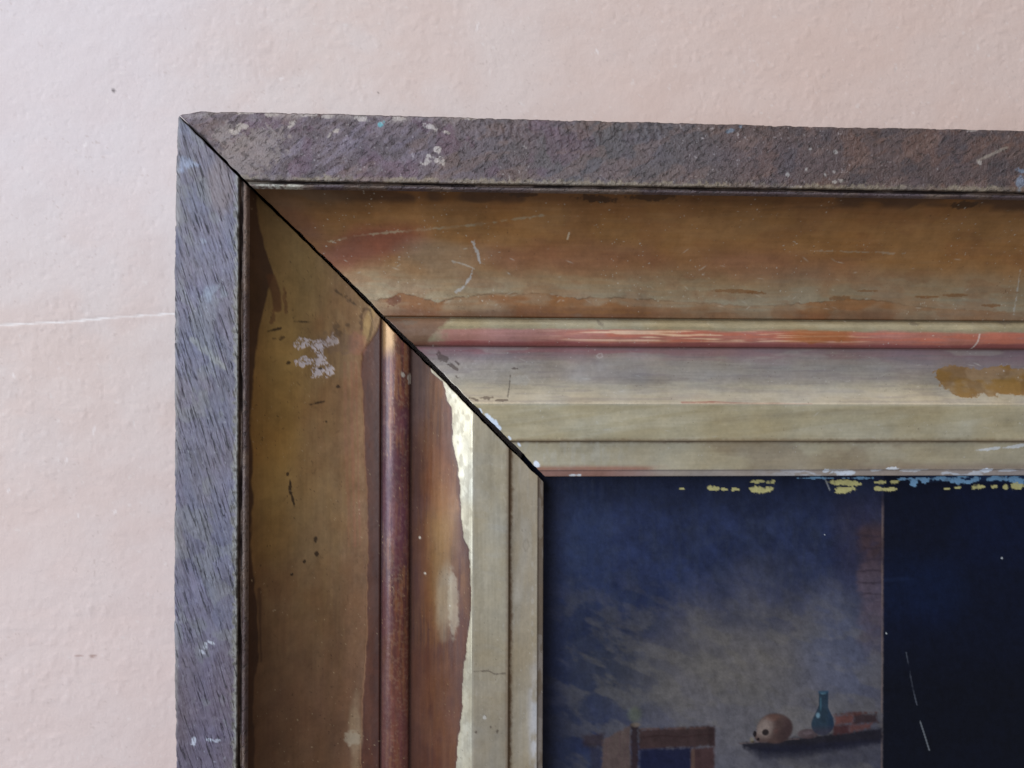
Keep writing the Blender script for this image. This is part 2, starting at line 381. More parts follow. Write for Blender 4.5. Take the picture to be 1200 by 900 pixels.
        p.mix(ss(1.5, .35, ell(s, t, onT(425,290), 26, 6.5, -14)+.9*(r-.5))*.8, C(122,60,44), .05, .45)
        p.mix(ss(1.4, .3, ell(s, t, onT(352,262), 14, 7, 40)+.9*(r-.5))*.7, C(98,56,40), .05, .45)
        p.mix(ss(85, 30, s+12*(nA-.5))*ss(56, 44, t)*.5, C(92,62,40))  # darker towards the mitre: corner shade painted into the gilding colour
        p.mix(ss(1.6, .3, ell(s, t, onT(660,300), 34, 6, 0)+.9*(r-.5))*.45, C(138,88,70))
        p.mix(ss(1.6, .3, ell(s, t, onT(900,312), 40, 6, 3)+.9*(r-.5))*.40, C(138,88,70))
        p.mix(ss(1.5, .4, ell(s, t, onT(520,300), 16, 6, 0)+.9*(r-.5))*.35, C(164,148,124))
        p.mix(ss(1.5, .4, ell(s, t, onT(360,232), 26, 4, 0)+.9*(r-.5))*.35, C(104,84,62))
        # orange worn strip along the foot of the cove
        bu = PT([(440,352),(458,350),(466,344),(480,346),(492,349),(503,352),(512,354),(530,350),(560,346),(580,344),(640,344),(655,346),(668,350),(685,350),(700,349),(740,350),(775,352),(830,355),(880,360),(920,357),(960,354),(1000,351),(1030,352),(1050,356),(1100,362),(1200,366)])
        bs = np.array([a for a, b in bu]); bt = np.array([b for a, b in bu])
        edge = np.interp(s, bs, bt)
        fade = np.interp(s, [onT(u, 355)[0] for u in (430,455,730,800,900,940,1040,1070,1200)], [.2,1,1,.55,.4,.9,.9,.5,.35])
        wn = 1.5*(nz(s, t, 2.2, 3, 411)-.5)
        m = ss(-.15, .15, t-edge+wn)*fade
        brk = .45+.55*con(nz(s, t, 5, 4, 418, 0, 3), .47, .12)
        p.mix(m*brk*.9, C(134,86,42), .12, .42)
        p.mix(m*ss(67, 71, t+2.5*(nB-.5))*.6, C(96,54,30))
        p.mix(ss(.45, .0, np.abs(t-edge+wn))*.5*fade*con(nz(s, t, 4, 3, 420), .45, .1), C(84,58,36))
        spots(p, s, t, onT, [(462,353,3,2,-30)], C(104,58,32), .8, 412, 1)
        spots(p, s, t, onT, [(860,341,9,.8,1),(885,343,4,.6,2),(1015,341,5,.5,0),(1120,346,6,.7,0),(1163,358,4,.7,0),(1085,348,5,.5,0),(985,350,5,1.2,0),(700,366,20,.8,0)], C(128,84,42), .7, 413, .9)
        # pale scratch and chips
        d, q = seg_dist(s, t, PT([(385,284),(420,276),(470,271),(520,267),(560,263),(600,257),(640,252)]))
        p.mix(ss(.75, .1, d+1.5*(nC-.5)+.7*np.abs(q-.55))*.6*(.35+.65*con(nz(s, t, 3, 3, 419, 0, 2), .48, .08)), C(168,152,124))
        d, q = seg_dist(s, t, PT([(553,283),(560,296),(563,308)])); p.mix(ss(.7, .2, d+2.4*(nC-.5))*.8, C(184,180,176))
        d, q = seg_dist(s, t, PT([(555,313),(551,325),(541,339),(533,342)])); p.mix(ss(.45, .1, d+1.4*(nC-.5)-.3*(q>.7))*.75, C(182,178,174))
        d, q = seg_dist(s, t, PT([(530,306),(545,310),(556,315)])); p.mix(ss(.5, .2, d+.8*(nC-.5))*.5, C(190,186,176))
        d, q = seg_dist(s, t, PT([(667,273),(665,280)])); p.mix(ss(.5, .2, d)*.7, C(210,190,160))
        d, q = seg_dist(s, t, PT([(1196,316),(1192,345),(1188,368)])); p.mix(ss(.4, .1, d+1.2*(nC-.5))*.55, C(186,180,168))
        d, q = seg_dist(s, t, PT([(950,294),(1010,295),(1060,297)])); p.mix(ss(.35, .1, d+1.5*(nC-.5))*.4, C(170,156,136))
        spots(p, s, t, onT, [(700,233,9,.9,3),(760,231,10,1.0,0),(1130,240,6,1,0),(610,228,6,.7,0)], C(52,38,32), .7, 414, 1.2)
        scratches(p, s, t, np.ones(n, bool), 60, 5, C(196,188,172), 40, 330, 44, 68, 0, 40, 4)
        speckle(p, s, t, .55, C(198,192,178), .75, 415, .835); speckle(p, s, t, .5, C(58,36,26), .8, 416, .85)
        p.h = .20*(nz(s, t, 30, 2, 417, 0, 3)-.5)+.05*(nC-.5) - m*.06
        return p
    if part == 'bead':
        p = Paint(n, C(160,150,124)); gild_base(p, s, t, .35, .38)
        tt = t+1.0*(nB-.5)+1.4*(nS-.5)
        sx = lambda u: onT(u, 395)[0]
        lower = ss(77.0, 78.6, tt)
        p.mix(con(nB, .52, .1)*.35, C(150,132,96))
        p.mix(lower*ss(sx(505), sx(530), s+4*(nC-.5))*.85, C(158,104,98), .1, .42)
        p.mix(lower*con(nz(s, t, .8, 3, 431, 0, 22), .5, .08)*.6*ss(sx(500), sx(560), s), C(166,118,110), .1, .4)
        salm = ss(sx(620), sx(720), s)
        p.mix(lower*salm*.75*ss(83.5, 82, tt)*(.5+.5*con(nz(s, t, .9, 3, 436, 0, 16), .46, .1)), C(186,106,82), .05, .42)
        p.mix(lower*salm*ss(sx(1080), sx(930), s)*con(nz(s, t, .75, 3, 432, 0, 30), .54, .07)*.9*ss(82.6, 81.6, t), C(224,186,156), .15, .35)
        p.mix(ss(sx(905), sx(940), s)*ss(sx(1015), sx(985), s)*ss(76.4, 77.6, tt)*con(nz(s, t, 4, 3, 433, 0, 3), .45, .1)*.8, C(158,96,52), .05, .42)
        p.mix(lower*ss(82, 83.4, tt)*.7, C(132,60,62), .05, .45)
        # brown left end where the gilding is gone
        p.mix(ss(sx(514), sx(505), s+3*(nC-.5)+.9*(t-80))*.85, C(112,76,58), .05, .45)
        p.mix(ss(sx(485), sx(460), s)*.6, C(84,62,52), .05, .45)
        p.mix(ss(73.9, 73.1, t+.5*(nC-.5))*.6, C(92,78,60)); p.mix(ss(84.0, 84.5, t)*.7, C(96,72,70))
        spots(p, s, t, onT, [(704,379,1.8,1.2,40),(480,378,4,1.0,0),(1072,379,2,1,0),(1178,378,3,1.4,0)], C(104,92,80), .5, 434, 1.2)
        d, q = seg_dist(s, t, PT([(1148,392),(1146,400),(1139,408)])); p.mix(ss(.5, .2, d)*.6, C(220,208,200))
        speckle(p, s, t, .5, C(214,204,190), .7, 435, .84)
        p.h = .10*(nS-.5)+.06*(nC-.5)
        return p
    if part == 'hollow':
        p = Paint(n, C(160,150,142)); gild_base(p, s, t, .42, .36)
        tt = t+2.2*(nB-.5)+1.5*(nS-.5)
        sx = lambda u: onT(u, 440)[0]
        p.mix(ss(94, 86, tt)*.75, C(138,106,110), .2, .4)
        p.mix(ss(90, 85.5, tt)*.55*ss(sx(1000), sx(600), s), C(140,84,88), .1, .42)
        p.mix(ss(97, 103, tt)*.8, C(174,165,144), .4)
        p.mix(ss(sx(1000), sx(1180), s)*ss(101, 92, tt)*.5, C(110,88,100), .25, .38)
        p.mix(con(nS, .55, .08)*.3, C(128,118,120))
        p.mix(con(nz(s, t, 5, 4, 441, 0, 5), .58, .06)*.3, C(170,164,152))
        # brown stain where gilding is lost on the right
        e = ell(s, t, onT(1178,447), 27, 6.6, 0)
        b1 = ss(1.04, .96, e+.55*(nz(s, t, 3.0, 4, 442)-.5)+.3*(nA-.5))
        b2 = ss(1.05, .97, ell(s, t, onT(1118,440), 8.5, 4.8, 0)+.7*(nz(s, t, 2.2, 4, 443)-.5))
        b3 = ss(1.06, .96, ell(s, t, onT(1128,457), 7, 3.6, 10)+.7*(nz(s, t, 2.2, 4, 444)-.5))
        bb = np.maximum(np.maximum(b1, b2), b3)
        p.mix(bb*(.72+.28*con(nB, .5, .1)), C(138,104,54), .1, .42); p.mix(bb*con(nz(s, t, 6, 3, 445), .55, .08)*.5, C(116,84,46))
        # grime by the mitre and small cuts
        spots(p, s, t, onT, [(530,429,2.4,.8,40),(536,425,1.6,.6,40),(535,441,1.2,.8,60),(603,432,1.4,.6,0),(570,466,3,.8,0),(588,469,3,.5,0),(556,468,2.2,.7,20),(520,420,3,1.5,45)], C(74,58,52), .7, 446, 1.3)
        d, q = seg_dist(s, t, PT([(598,440),(597,452),(595,465)])); p.mix(ss(.4, .15, d)*.7, C(84,76,70))
        spots(p, s, t, onT, [(610,445,4,2.4,0)], C(178,174,168), .5, 447, .8)
        d, q = seg_dist(s, t, PT([(701,415),(705,414),(706,418),(702,420),(699,417),(701,415)])); p.mix(ss(.35, .12, d)*.45, C(200,190,186))
        d, q = seg_dist(s, t, PT([(800,473),(840,472),(880,473),(950,474)])); p.mix(ss(.8, .2, d+1.5*(nS-.5))*.75, C(146,74,62), .05, .45)
        p.mix(ss(85.6, 84.9, t)*.6, C(112,84,84))
        p.mix(ss(109.2, 109.9, t+.6*(nC-.5))*.6, C(188,180,162), .6, .3)
        scratches(p, s, t, np.ones(n, bool), 30, 9, C(190,184,176), 100, 330, 88, 109, 0, 30, 5)
        speckle(p, s, t, .5, C(206,202,196), .75, 448, .85); speckle(p, s, t, .5, C(80,66,60), .8, 449, .86)
        p.h = .12*(nz(s, t, 12, 2, 450, 0, 4)-.5)+.05*(nC-.5)-.05*bb
        return p
    if part == 'flat':
        p = Paint(n, C(174,163,136)); gild_base(p, s, t, .25, .44)
        dg = nz(s, t, 2.6, 4, 461, -7, 16)
        p.mix(con(dg, .52, .10)*.5, C(164,152,122)); p.mix(con(1-dg, .56, .12)*.3, C(180,171,148))
        p.mix(con(nA, .55, .1)*.3, C(156,142,110))
        p.mix(ss(123.6, 125, t+.9*(nC-.5))*.6, C(112,86,62))
        p.mix(ss(111.2, 110.5, t)*.4, C(182,176,160))
        d, q = seg_dist(s, t, PT([(790,480),(860,474)])); 
        d, q = seg_dist(s, t, PT([(840,492),(960,484),(1100,480)])); p.mix(ss(2.2, .3, d+1.2*(nS-.5))*.35, C(140,128,104))
        spots(p, s, t, onT, [(563,482,1.2,.8,40),(572,489,2.2,1.0,42),(579,496,2.6,1.3,45),(583,500,2.0,1.0,45),(597,513,1.2,.6,45)], C(208,218,232), .95, 462, 1.0, 0, .6)
        speckle(p, s, t, .45, C(206,202,192), .75, 463, .86); speckle(p, s, t, .5, C(96,80,66), .8, 464, .86)
        scratches(p, s, t, np.ones(n, bool), 16, 19, C(190,184,170), 140, 330, 112, 124, 0, 40, 4)
        p.h = .06*(dg-.5)+.05*(nC-.5)+.15*(nz(s, t, 40, 2, 465)-.5)
        return p
    p = Paint(n, C(168,157,132)); gild_base(p, s, t, .2, .46)
    sx = lambda u: onT(u, 535)[0]
    p.mix(ss(126.6, 125.5, t+.8*(nC-.5))*.75, C(96,70,54))
    p.mix(con(nA, .52, .16)*.35, C(158,144,118)); p.mix(con(nB, .58, .12)*.25, C(178,169,150))
    p.mix(ss(sx(740), sx(860), s)*ss(sx(1160), sx(1050), s)*con(nz(s, t, 9, 4, 471, 0, 2), .48, .1)*.5, C(134,116,96))
    p.mix(ss(sx(760), sx(700), s)*con(nz(s, t, 2, 3, 472, 90, 3), .52, .1)*.3, C(176,170,156))
    p.mix(ss(133, 136.5, t+2*(nB-.5))*ss(sx(950), sx(1050), s)*.6, C(132,112,102))
    p.mix(ss(134.8, 136.8, t+1.6*(nB-.5))*ss(sx(810), sx(740), s+30*(nB-.5))*.75, C(138,82,70), .05, .45)
    ed = ss(137.0, 137.5, t)
    p.mix(ed*.8, C(172,158,150), .1, .45); p.mix(ed*ss(sx(800), sx(700), s)*.7, C(148,98,86), .05, .5)
    p.mix(ed*con(nz(s, t, 1.6, 4, 473, 0, 4), .58, .06)*ss(sx(860), sx(1000), s)*.8, C(204,204,208), 0, .6)
    spots(p, s, t, onT, [(1160,526,5,.7,-6),(1190,523,6,.8,-8)], C(206,208,210), .7, 474, .8)
    spots(p, s, t, onT, [(629,544,1.5,1.2,45),(625,549,.8,.7,45),(608,521,1,.5,45)], C(214,220,232), .95, 475, .8, 0, .6)
    spots(p, s, t, onT, [(672,557,1.5,.6,0),(678,557,1.2,.6,0),(967,552,1.4,.7,0),(1046,549,3,.8,0),(1156,551,2.6,.9,0),(990,554,5,.9,0)], C(222,226,234), .9, 476, 1)
    p.mix((t > 139.95)*.8, C(70,52,48), 0, .7)
    speckle(p, s, t, .45, C(204,200,192), .75, 477, .86); speckle(p, s, t, .4, C(96,80,66), .8, 478, .87)
    p.h = .06*(nB-.5)+.05*(nC-.5)
    return p

def paint_left(part, s, t):
    n = len(s)
    nA = nz(s, t, 18, 4, 601); nB = nz(s, t, 6, 4, 611, 0, 2.2); nC = nz(s, t, 1.4, 3, 621); nS = nz(s, t, 1.2, 4, 631, 0, 14)
    sy = lambda v, u=350: onL(u, v)[0]
    if part == 'outer_band':
        p = Paint(n, C(110,106,124)); p.rough[:] = .36  # purple-grey paint tone with some blue window sheen mixed into the colour
        st = nz(s, t, 1.0, 4, 641, 16, 8.0); st2 = nz(s, t, .62, 3, 642, 18, 9.0)
        p.mix(con(nA, .5, .15)*.5, C(108,98,114)); p.mix(con(st, .57, .07)*.4, C(114,110,122)); p.mix(con(1-st2, .64, .04)*.45, C(60,54,66))
        p.mix(con(nz(s, t, 8, 3, 643, 15, 2), .58, .06)*.35, C(90,94,116))
        p.mix(ss(sy(700), sy(790), s)*.55, C(98,82,92))
        p.mix(ss(1.3, .4, ell(s, t, onL(258,220), 14, 5, 0)+.9*(nB-.5))*.75, C(122,108,110))
        p.mix(con(nz(s, t, 6, 4, 645, 20, 1.6), .62, .04)*.45, C(122,122,124))
        spots(p, s, t, onL, [(218,190,2.6,2.4,0),(226,193,2.6,1,90),(212,200,2,1,90)], C(148,160,190), .6, 646, 1.2)
        d, q = seg_dist(s, t, PL([(228,398),(240,410),(252,420),(262,430)])); p.mix(ss(1.8, .3, d+2.4*(nC-.5))*.6, C(146,146,140))
        spots(p, s, t, onL, [(248,340,1.6,3,30),(246,350,2,1,0),(240,282,1,1,0),(262,343,2,1.4,0)], C(140,146,158), .55, 647, 1.4)
        spots(p, s, t, onL, [(242,757,1.2,.7,0),(248,753,1.6,.6,60),(238,764,1.2,.6,40),(228,868,1.2,.8,0),(247,867,.6,1.4,0),(255,868,.6,1,0),(227,872,.8,.8,0)], C(188,190,198), .8, 648, 1)
        ed = ss(20.2, 21.7, t+3.0*(nC-.5)+1.6*(nB-.5))
        p.mix(ed*.75, C(150,148,140)); p.mix(ed*con(nC, .6, .08)*.7, C(64,56,52))
        p.mix(ss(1.9, .6, t+1.8*(nB-.5))*con(nz(s, t, 6, 3, 649, 0, 3), .5, .08)*.6, C(150,146,148))
        p.mix((t < .35)*.7, C(132,124,124))
        speckle(p, s, t, .5, C(172,176,186), .8, 650, .82); speckle(p, s, t, .7, C(40,36,48), .85, 651, .80)
        p.h = .30*(st-.5)+.18*(st2-.5)+.14*(nC-.5)-.18*con(1-st2, .64, .05)+.15*(nz(s, t, 25, 2, 652)-.5)
        return p
    if part == 'fillet':
        p = Paint(n, C(66,52,50)); p.rough[:] = .38
        ridge = ss(23.3, 23.9, t)
        p.mix(ridge*.8, C(104,86,86)); p.mix(ridge*con(nz(s, t, 3, 4, 661, 0, 4), .56, .06)*.7, C(134,116,106), .2, .35)
        p.mix((1-ridge)*con(nz(s, t, 4, 3, 662, 0, 3), .58, .05)*ss(sy(420), sy(300), s)*.8, C(104,82,64))
        p.mix((1-ridge)*.4, C(46,36,34)); p.mix(ridge*ss(sy(400), sy(250), s)*.4, C(116,88,66))
        p.h = .5*(nz(s, t, 3, 3, 345, 0, 2)-.5)*ridge + (1-ridge)*1.1*con(nz(s, t, 5, 3, 346, 0, 3), .52, .1)
        p.mix((1-ridge)*con(nz(s, t, 5, 3, 346, 0, 3), .54, .08)*.7, C(104,84,72))
        return p
    if part == 'cove':
        p = Paint(n, C(138,107,68)); gild_base(p, s, t, .34, .38)
        p.mix(ss(44, 58, t+6*(nA-.5))*.5, C(126,96,70)); p.mix(con(nz(s, t, 3.5, 4, 664, 0, 2.5), .55, .1)*.3, C(110,82,54))
        p.mix(con(nA, .5, .12)*.4, C(138,98,58)); p.mix(con(nS, .54, .09)*.2, C(158,126,80)); p.mix(con(nB, .57, .08)*.3, C(126,88,54))
        # yellower pool of gilding high up, browner and duller below
        p.mix(ss(1.5, .3, ell(s, t, onL(318,500), 46, 11, 0)+.8*(nA-.5))*.7, C(164,124,58))
        p.mix(ss(1.4, .3, ell(s, t, onL(330,330), 36, 12, 0)+.8*(nA-.5))*.45, C(156,128,74))
        p.mix(ss(1.5, .3, ell(s, t, onL(370,600), 36, 10, 0)+.8*(nA-.5))*.4, C(148,120,84))
        p.mix(ss(sy(560), sy(860), s)*.8, C(100,69,52)); p.mix(ss(95, 30, s+10*(nA-.5))*.4, C(92,70,42))  # browner below; end by the mitre darkened, corner shade put in the colour
        p.mix(ss(55, 62, t+4*(nA-.5))*ss(sy(380), sy(440), s)*.35, C(134,96,72))
        # dark varnish strip along the outer side
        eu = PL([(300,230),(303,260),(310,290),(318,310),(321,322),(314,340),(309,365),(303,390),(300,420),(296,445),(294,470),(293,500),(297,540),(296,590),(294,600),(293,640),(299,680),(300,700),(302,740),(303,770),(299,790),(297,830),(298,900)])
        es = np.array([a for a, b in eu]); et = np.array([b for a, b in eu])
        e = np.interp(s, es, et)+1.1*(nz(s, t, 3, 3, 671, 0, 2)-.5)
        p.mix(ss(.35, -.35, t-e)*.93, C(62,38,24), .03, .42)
        d, q = seg_dist(s, t, PL([(318,325),(324,345),(326,362)])); p.mix(ss(1.6, .7, d+2*(nB-.5))*.85, C(86,52,26), .03, .42)
        d, q = seg_dist(s, t, PL([(333,338),(335,366)])); p.mix(ss(.8, .3, d+1.2*(nC-.5))*.7, C(92,56,28), .03, .42)
        d, q = seg_dist(s, t, PL([(321,365),(319,378)])); p.mix(ss(1.0, .3, d+1.2*(nC-.5))*.7, C(92,56,28), .03, .42)
        d, q = seg_dist(s, t, PL([(304,690),(305,740),(306,775)])); p.mix(ss(.9, .3, d+1.6*(nB-.5))*.7, C(66,40,24), .03, .42)
        # red-brown bole along the foot of the cove
        bu = PL([(446,378),(440,392),(432,402),(424,415),(422,440),(424,455),(426,500),(427,540),(430,570),(430,600),(431,640),(430,680),(430,730),(427,790),(424,830),(423,900)])
        bs = np.array([a for a, b in bu]); bt = np.array([b for a, b in bu])
        be = np.interp(s, bs, bt)+1.0*(nz(s, t, 2.4, 3, 672, 0, 1.5)-.5)
        m = ss(-.2, .2, t-be)
        p.mix(m*.94, C(84,46,32), .03, .42); p.mix(m*con(nz(s, t, 1.6, 4, 666, 0, 5), .55, .07)*.45, C(70,40,32)); p.mix(m*ss(68, 71.5, t)*.55, C(64,36,32))
        p.mix(ss(.5, .05, np.abs(t-be))*.5*ss(sy(420), sy(440), s), C(166,124,92))
        for u0, k in ((404,.35),(411,.5),(417,.55)):
            d, q = seg_dist(s, t, PL([(u0,425),(u0+2,520),(u0+5,640)])); p.mix(ss(.8, .2, d+1.3*(nS-.5))*k, C(132,84,58), .05, .42)
        p.mix(ss(1.2, .5, ell(s, t, onL(417,860), 16, 3.2, 0)+.9*(nB-.5))*.55, C(160,136,106), .2)
        p.mix(ss(1.15, .7, ell(s, t, onL(412,865), 3, 3.6, 0)+.9*(nC-.5))*.6, C(170,154,130))
        # dribble by the mitre
        p.mix(ss(1.1, .8, ell(s, t, onL(432,380), 8.5, 2.2, -10)+.7*(nC-.5))*.7, C(160,128,78))
        d, q = seg_dist(s, t, PL([(424,386),(423,370),(427,362),(433,363),(437,376),(434,390),(430,404)])); p.mix(ss(.8, .25, d+1.1*(nC-.5))*.65, C(74,48,26))
        p.mix(ss(1.2, .6, ell(s, t, onL(418,402), 5, 4, 0)+.9*(nC-.5))*.55, C(150,96,76))
        # flaked grey-white patch
        e2 = np.minimum.reduce([ell(s, t, onL(354,403), 2.02, 3.02, 10), ell(s, t, onL(373,405), 2.52, 2.69, 0), ell(s, t, onL(388,399), 2.18, 2.35, 0), ell(s, t, onL(355,424), 2.02, 3.02, 0),
                                ell(s, t, onL(374,422), 2.35, 2.86, 0), ell(s, t, onL(372,436), 2.18, 2.69, 0), ell(s, t, onL(385,435), 2.18, 2.18, 0)])
        ck = np.minimum(np.abs(nz(s, t, 3.0, 3, 673)-.5), np.abs(nz(s, t, 1.6, 2, 679)-.5)*.8)
        fl = ss(1.06, .94, e2+1.3*(nC-.5)+.5*(nB-.5))*ss(.012, .045, ck)
        p.mix(fl*.9, C(182,168,168), 0, .55); p.h = p.h
        p.mix(ss(1.4, .8, ell(s, t, onL(398,402), 4, 7, 0)+1.3*(nC-.5))*.45, C(108,84,68))
        spots(p, s, t, onL, [(394,382,1.2,1.4,0),(407,381,.9,1.1,0),(396,390,1.4,1.6,0),(391,392,1,1,0)], C(80,60,42), .6, 674, 1.2)
        spots(p, s, t, onL, [(370,632,1.5,.8,0),(371,649,1,.7,0),(357,658,.9,.6,0),(355,377,.4,3,0),(324,386,.5,2.5,20),(338,425,.8,.8,0),(342,673,.5,.5,0),(376,432,.5,1,0),(396,453,.6,1,0),(373,472,.5,3,15),(337,556,.8,.5,0),(382,494,.5,.5,0),(340,570,3,.5,0),(343,585,2.5,.5,10)], C(44,30,22), .85, 675, .9)
        d, q = seg_dist(s, t, PL([(393,341),(405,349),(416,357)])); p.mix(ss(.7, .2, d+2*(nC-.5))*.7, C(60,44,28))
        d, q = seg_dist(s, t, PL([(320,397),(333,395),(328,398)])); p.mix(ss(.5, .2, d+.9*(nC-.5))*.7, C(60,42,28))
        scratches(p, s, t, np.ones(n, bool), 60, 25, C(92,66,42), 40, 240, 32, 60, 0, 60, 4)
        speckle(p, s, t, .65, C(52,34,24), .8, 676, .83); speckle(p, s, t, .5, C(190,166,130), .75, 677, .85)
        p.h = .20*(nz(s, t, 30, 2, 678, 0, 3)-.5)+.05*(nC-.5)-m*.10-fl*.16
        return p
    if part == 'bead':
        p = Paint(n, C(98,58,56)); gild_base(p, s, t, .14, .34)
        tt = t+.8*(nS-.5)
        p.mix(con(nz(s, t, 1.0, 4, 681, 0, 18), .5, .1)*.5, C(124,74,58)); p.mix(con(nz(s, t, .8, 4, 682, 0, 14), .57, .05)*.6, C(146,100,70), .3, .34); p.mix(con(nz(s, t, 1.1, 4, 687, 0, 6), .57, .05)*.5, C(66,42,48)); p.mix(con(nz(s, t, .9, 3, 688), .62, .05)*.4, C(150,120,100))
        p.mix(ss(78, 75, tt)*.55, C(92,72,80)); p.mix(con(nz(s, t, 12, 3, 683, 0, 2), .54, .08)*.5, C(88,50,66))
        p.mix(ss(sy(425), sy(400), s)*ss(79.5, 77.5, t)*.8, C(164,130,88), .4, .34)
        p.mix(ss(sy(640), sy(780), s)*.4, C(110,64,46))
        p.mix(ss(74.0, 73.2, t)*.6, C(52,36,36)); p.mix(ss(83.8, 84.4, t+.3*(nC-.5))*.7, C(60,40,38))
        spots(p, s, t, onL, [(472,439,1.2,.9,0),(480,443,2,.8,0)], C(184,176,166), .8, 684, 1)
        speckle(p, s, t, .6, C(190,160,120), .7, 685, .83); speckle(p, s, t, .6, C(44,28,28), .8, 686, .84)
        p.h = .10*(nS-.5)+.06*(nC-.5)
        return p
    if part == 'hollow':
        p = Paint(n, C(94,56,37)); gild_base(p, s, t, .16, .38)
        p.mix(con(nz(s, t, 1.0, 4, 691, 0, 20), .54, .07)*.5, C(120,80,48)); p.mix(con(nA, .52, .1)*.5, C(84,46,38)); p.mix(con(nz(s, t, .7, 4, 698, 0, 30), .58, .05)*.45, C(74,50,46)); p.mix(con(nz(s, t, 7, 4, 699, 0, 3), .56, .08)*.4, C(124,80,46))
        p.mix(ss(92, 87, t+2*(nB-.5))*.6, C(92,66,62)); p.mix(ss(sy(540), sy(440), s)*ss(96, 90, t)*.5, C(98,84,80))
        p.mix(ss(1.4, .3, ell(s, t, onL(518,640), 30, 6, 0)+.8*(nB-.5))*.65, C(150,112,62), .15)
        p.mix(ss(1.3, .4, ell(s, t, onL(515,560), 18, 7, 0)+.8*(nB-.5))*.45, C(130,76,42))
        p.mix(ss(1.25, .6, ell(s, t, onL(523,700), 17, 4.2, 0)+.9*(nB-.5))*.6, C(160,142,116), .25)
        p.mix(ss(1.2, .7, ell(s, t, onL(531,708), 14, 2.2, 2)+.7*(nC-.5))*.55, C(170,156,134), .3)
        p.mix(ss(sy(740), sy(800), s)*.5, C(96,58,44))
        p.mix(ss(99, 104, t+2*(nB-.5))*ss(sy(520), sy(480), s)*.5, C(116,58,48))
        # bright gilding left on the arris, with the ragged edge of the loss
        gu = PL([(505,436),(518,447),(523,458),(525,470),(530,478),(531,490),(530,515),(533,530),(537,549),(539,580),(541,610),(543,628),(550,645),(551,670),(552,702),(551,725),(548,751),(545,770),(543,790),(542,812),(541,834),(538,860),(535,891),(533,920)])
        gs = np.array([a for a, b in gu]); gt = np.array([b for a, b in gu])
        e = np.interp(s, gs, gt)+1.3*(nz(s, t, 3.0, 4, 692)-.5)
        m = ss(-.15, .15, t-e)
        p.mix(ss(.8, .1, np.abs(t-e+.3))*.5, C(76,52,48))
        p.mix(m, C(190,182,162), .55, .42); p.mix(m*ss(1.6, .2, t-e)*.35, C(170,156,128), .4, .45); p.mix(m*con(nz(s, t, 2.2, 4, 697, 0, 2), .56, .07)*.5, C(158,148,128), .3, .5)
        p.mix(ss(85.6, 84.9, t)*.6, C(60,40,38))
        speckle(p, s, t, .5, C(176,150,112), .7, 693, .84); speckle(p, s, t, .6, C(52,32,26), .8, 694, .84)
        spots(p, s, t, onL, [(492,630,.5,.5,0),(498,672,.5,.5,0),(527,710,.4,.4,0)], C(206,196,180), .9, 695, .4)
        p.h = .12*(nz(s, t, 12, 2, 696, 0, 4)-.5)+.06*(nS-.5)+m*.07
        return p
    if part == 'flat':
        p = Paint(n, C(164,154,134)); gild_base(p, s, t, .25, .44)
        v = nz(s, t, 1.6, 4, 701, 0, 16)
        p.mix(con(v, .54, .12)*.3, C(154,143,122)); p.mix(con(nA, .54, .14)*.35, C(168,156,132)); p.mix(con(nz(s, t, 3, 3, 702, 80, 5), .6, .05)*.25, C(166,160,148))
        p.mix(ss(sy(700), sy(860), s)*.4, C(138,126,114)); p.mix(ss(123.4, 124.8, t+.9*(nC-.5))*.55, C(120,98,80)); p.mix(ss(111.4, 110.5, t)*.6, C(196,188,170), .6, .35)
        d, q = seg_dist(s, t, PL([(556,787),(572,786),(580,790),(592,789)])); p.mix(ss(.5, .15, d+.6*(nC-.5))*.6, C(84,72,64))
        spots(p, s, t, onL, [(558,858,.6,.6,0),(568,840,.8,.8,0),(583,857,.7,.6,0),(575,852,.5,.5,0)], C(96,84,72), .8, 703, .8)
        spots(p, s, t, onL, [(568,841,.9,.8,0)], C(206,200,190), .8, 704, .8)
        speckle(p, s, t, .45, C(200,194,182), .75, 705, .86); speckle(p, s, t, .5, C(90,76,64), .8, 706, .85)
        scratches(p, s, t, np.ones(n, bool), 14, 39, C(184,176,162), 130, 240, 112, 124, 0, 40, 5)
        p.h = .07*(v-.5)+.05*(nC-.5)+.15*(nz(s, t, 40, 2, 707)-.5)
        return p
    p = Paint(n, C(164,151,130)); gild_base(p, s, t, .22, .46)
    q1 = ss(127.4, 125.7, t+1.6*(nC-.5)+.8*(nB-.5))
    p.mix(con(nA, .53, .14)*.3, C(154,139,116)); p.mix(con(nz(s, t, 1.2, 4, 711, 0, 14), .57, .08)*.3, C(166,156,140))
    p.mix(q1*.85, C(92,66,40), .05, .5)
    d, q = seg_dist(s, t, PL([(616,612),(618,635),(612,665),(606,700)])); p.mix(ss(3.4, .6, d+1.6*(nB-.5))*.45, C(178,168,152))
    d, q = seg_dist(s, t, PL([(614,634),(618,632),(620,640),(616,646),(613,640),(614,634)])); p.mix(ss(.5, .15, d)*.25, C(112,98,84))
    p.mix(ss(132.5, 136.5, t+2*(nB-.5))*ss(sy(760), sy(830), s)*con(nB, .45, .1)*.7, C(196,194,196), .1, .4)
    for v0 in (662, 690, 705, 718, 730, 742, 755):
        spots(p, s, t, onL, [(624,v0,1.2,.5,0)], C(192,184,172), .3, 712, 1.2)
    ed = ss(137.1, 137.5, t); p.mix(ed*.75, C(116,100,88), .1, .5); p.mix(ed*con(nz(s, t, 3, 3, 713, 0, 3), .6, .05)*.7, C(160,150,140))
    p.mix((t > 139.95)*.85, C(50,40,40), 0, .8)
    speckle(p, s, t, .45, C(200,196,188), .75, 714, .86); speckle(p, s, t, .5, C(84,68,56), .8, 715, .86)
    p.h = .06*(nB-.5)+.05*(nC-.5)
    return p

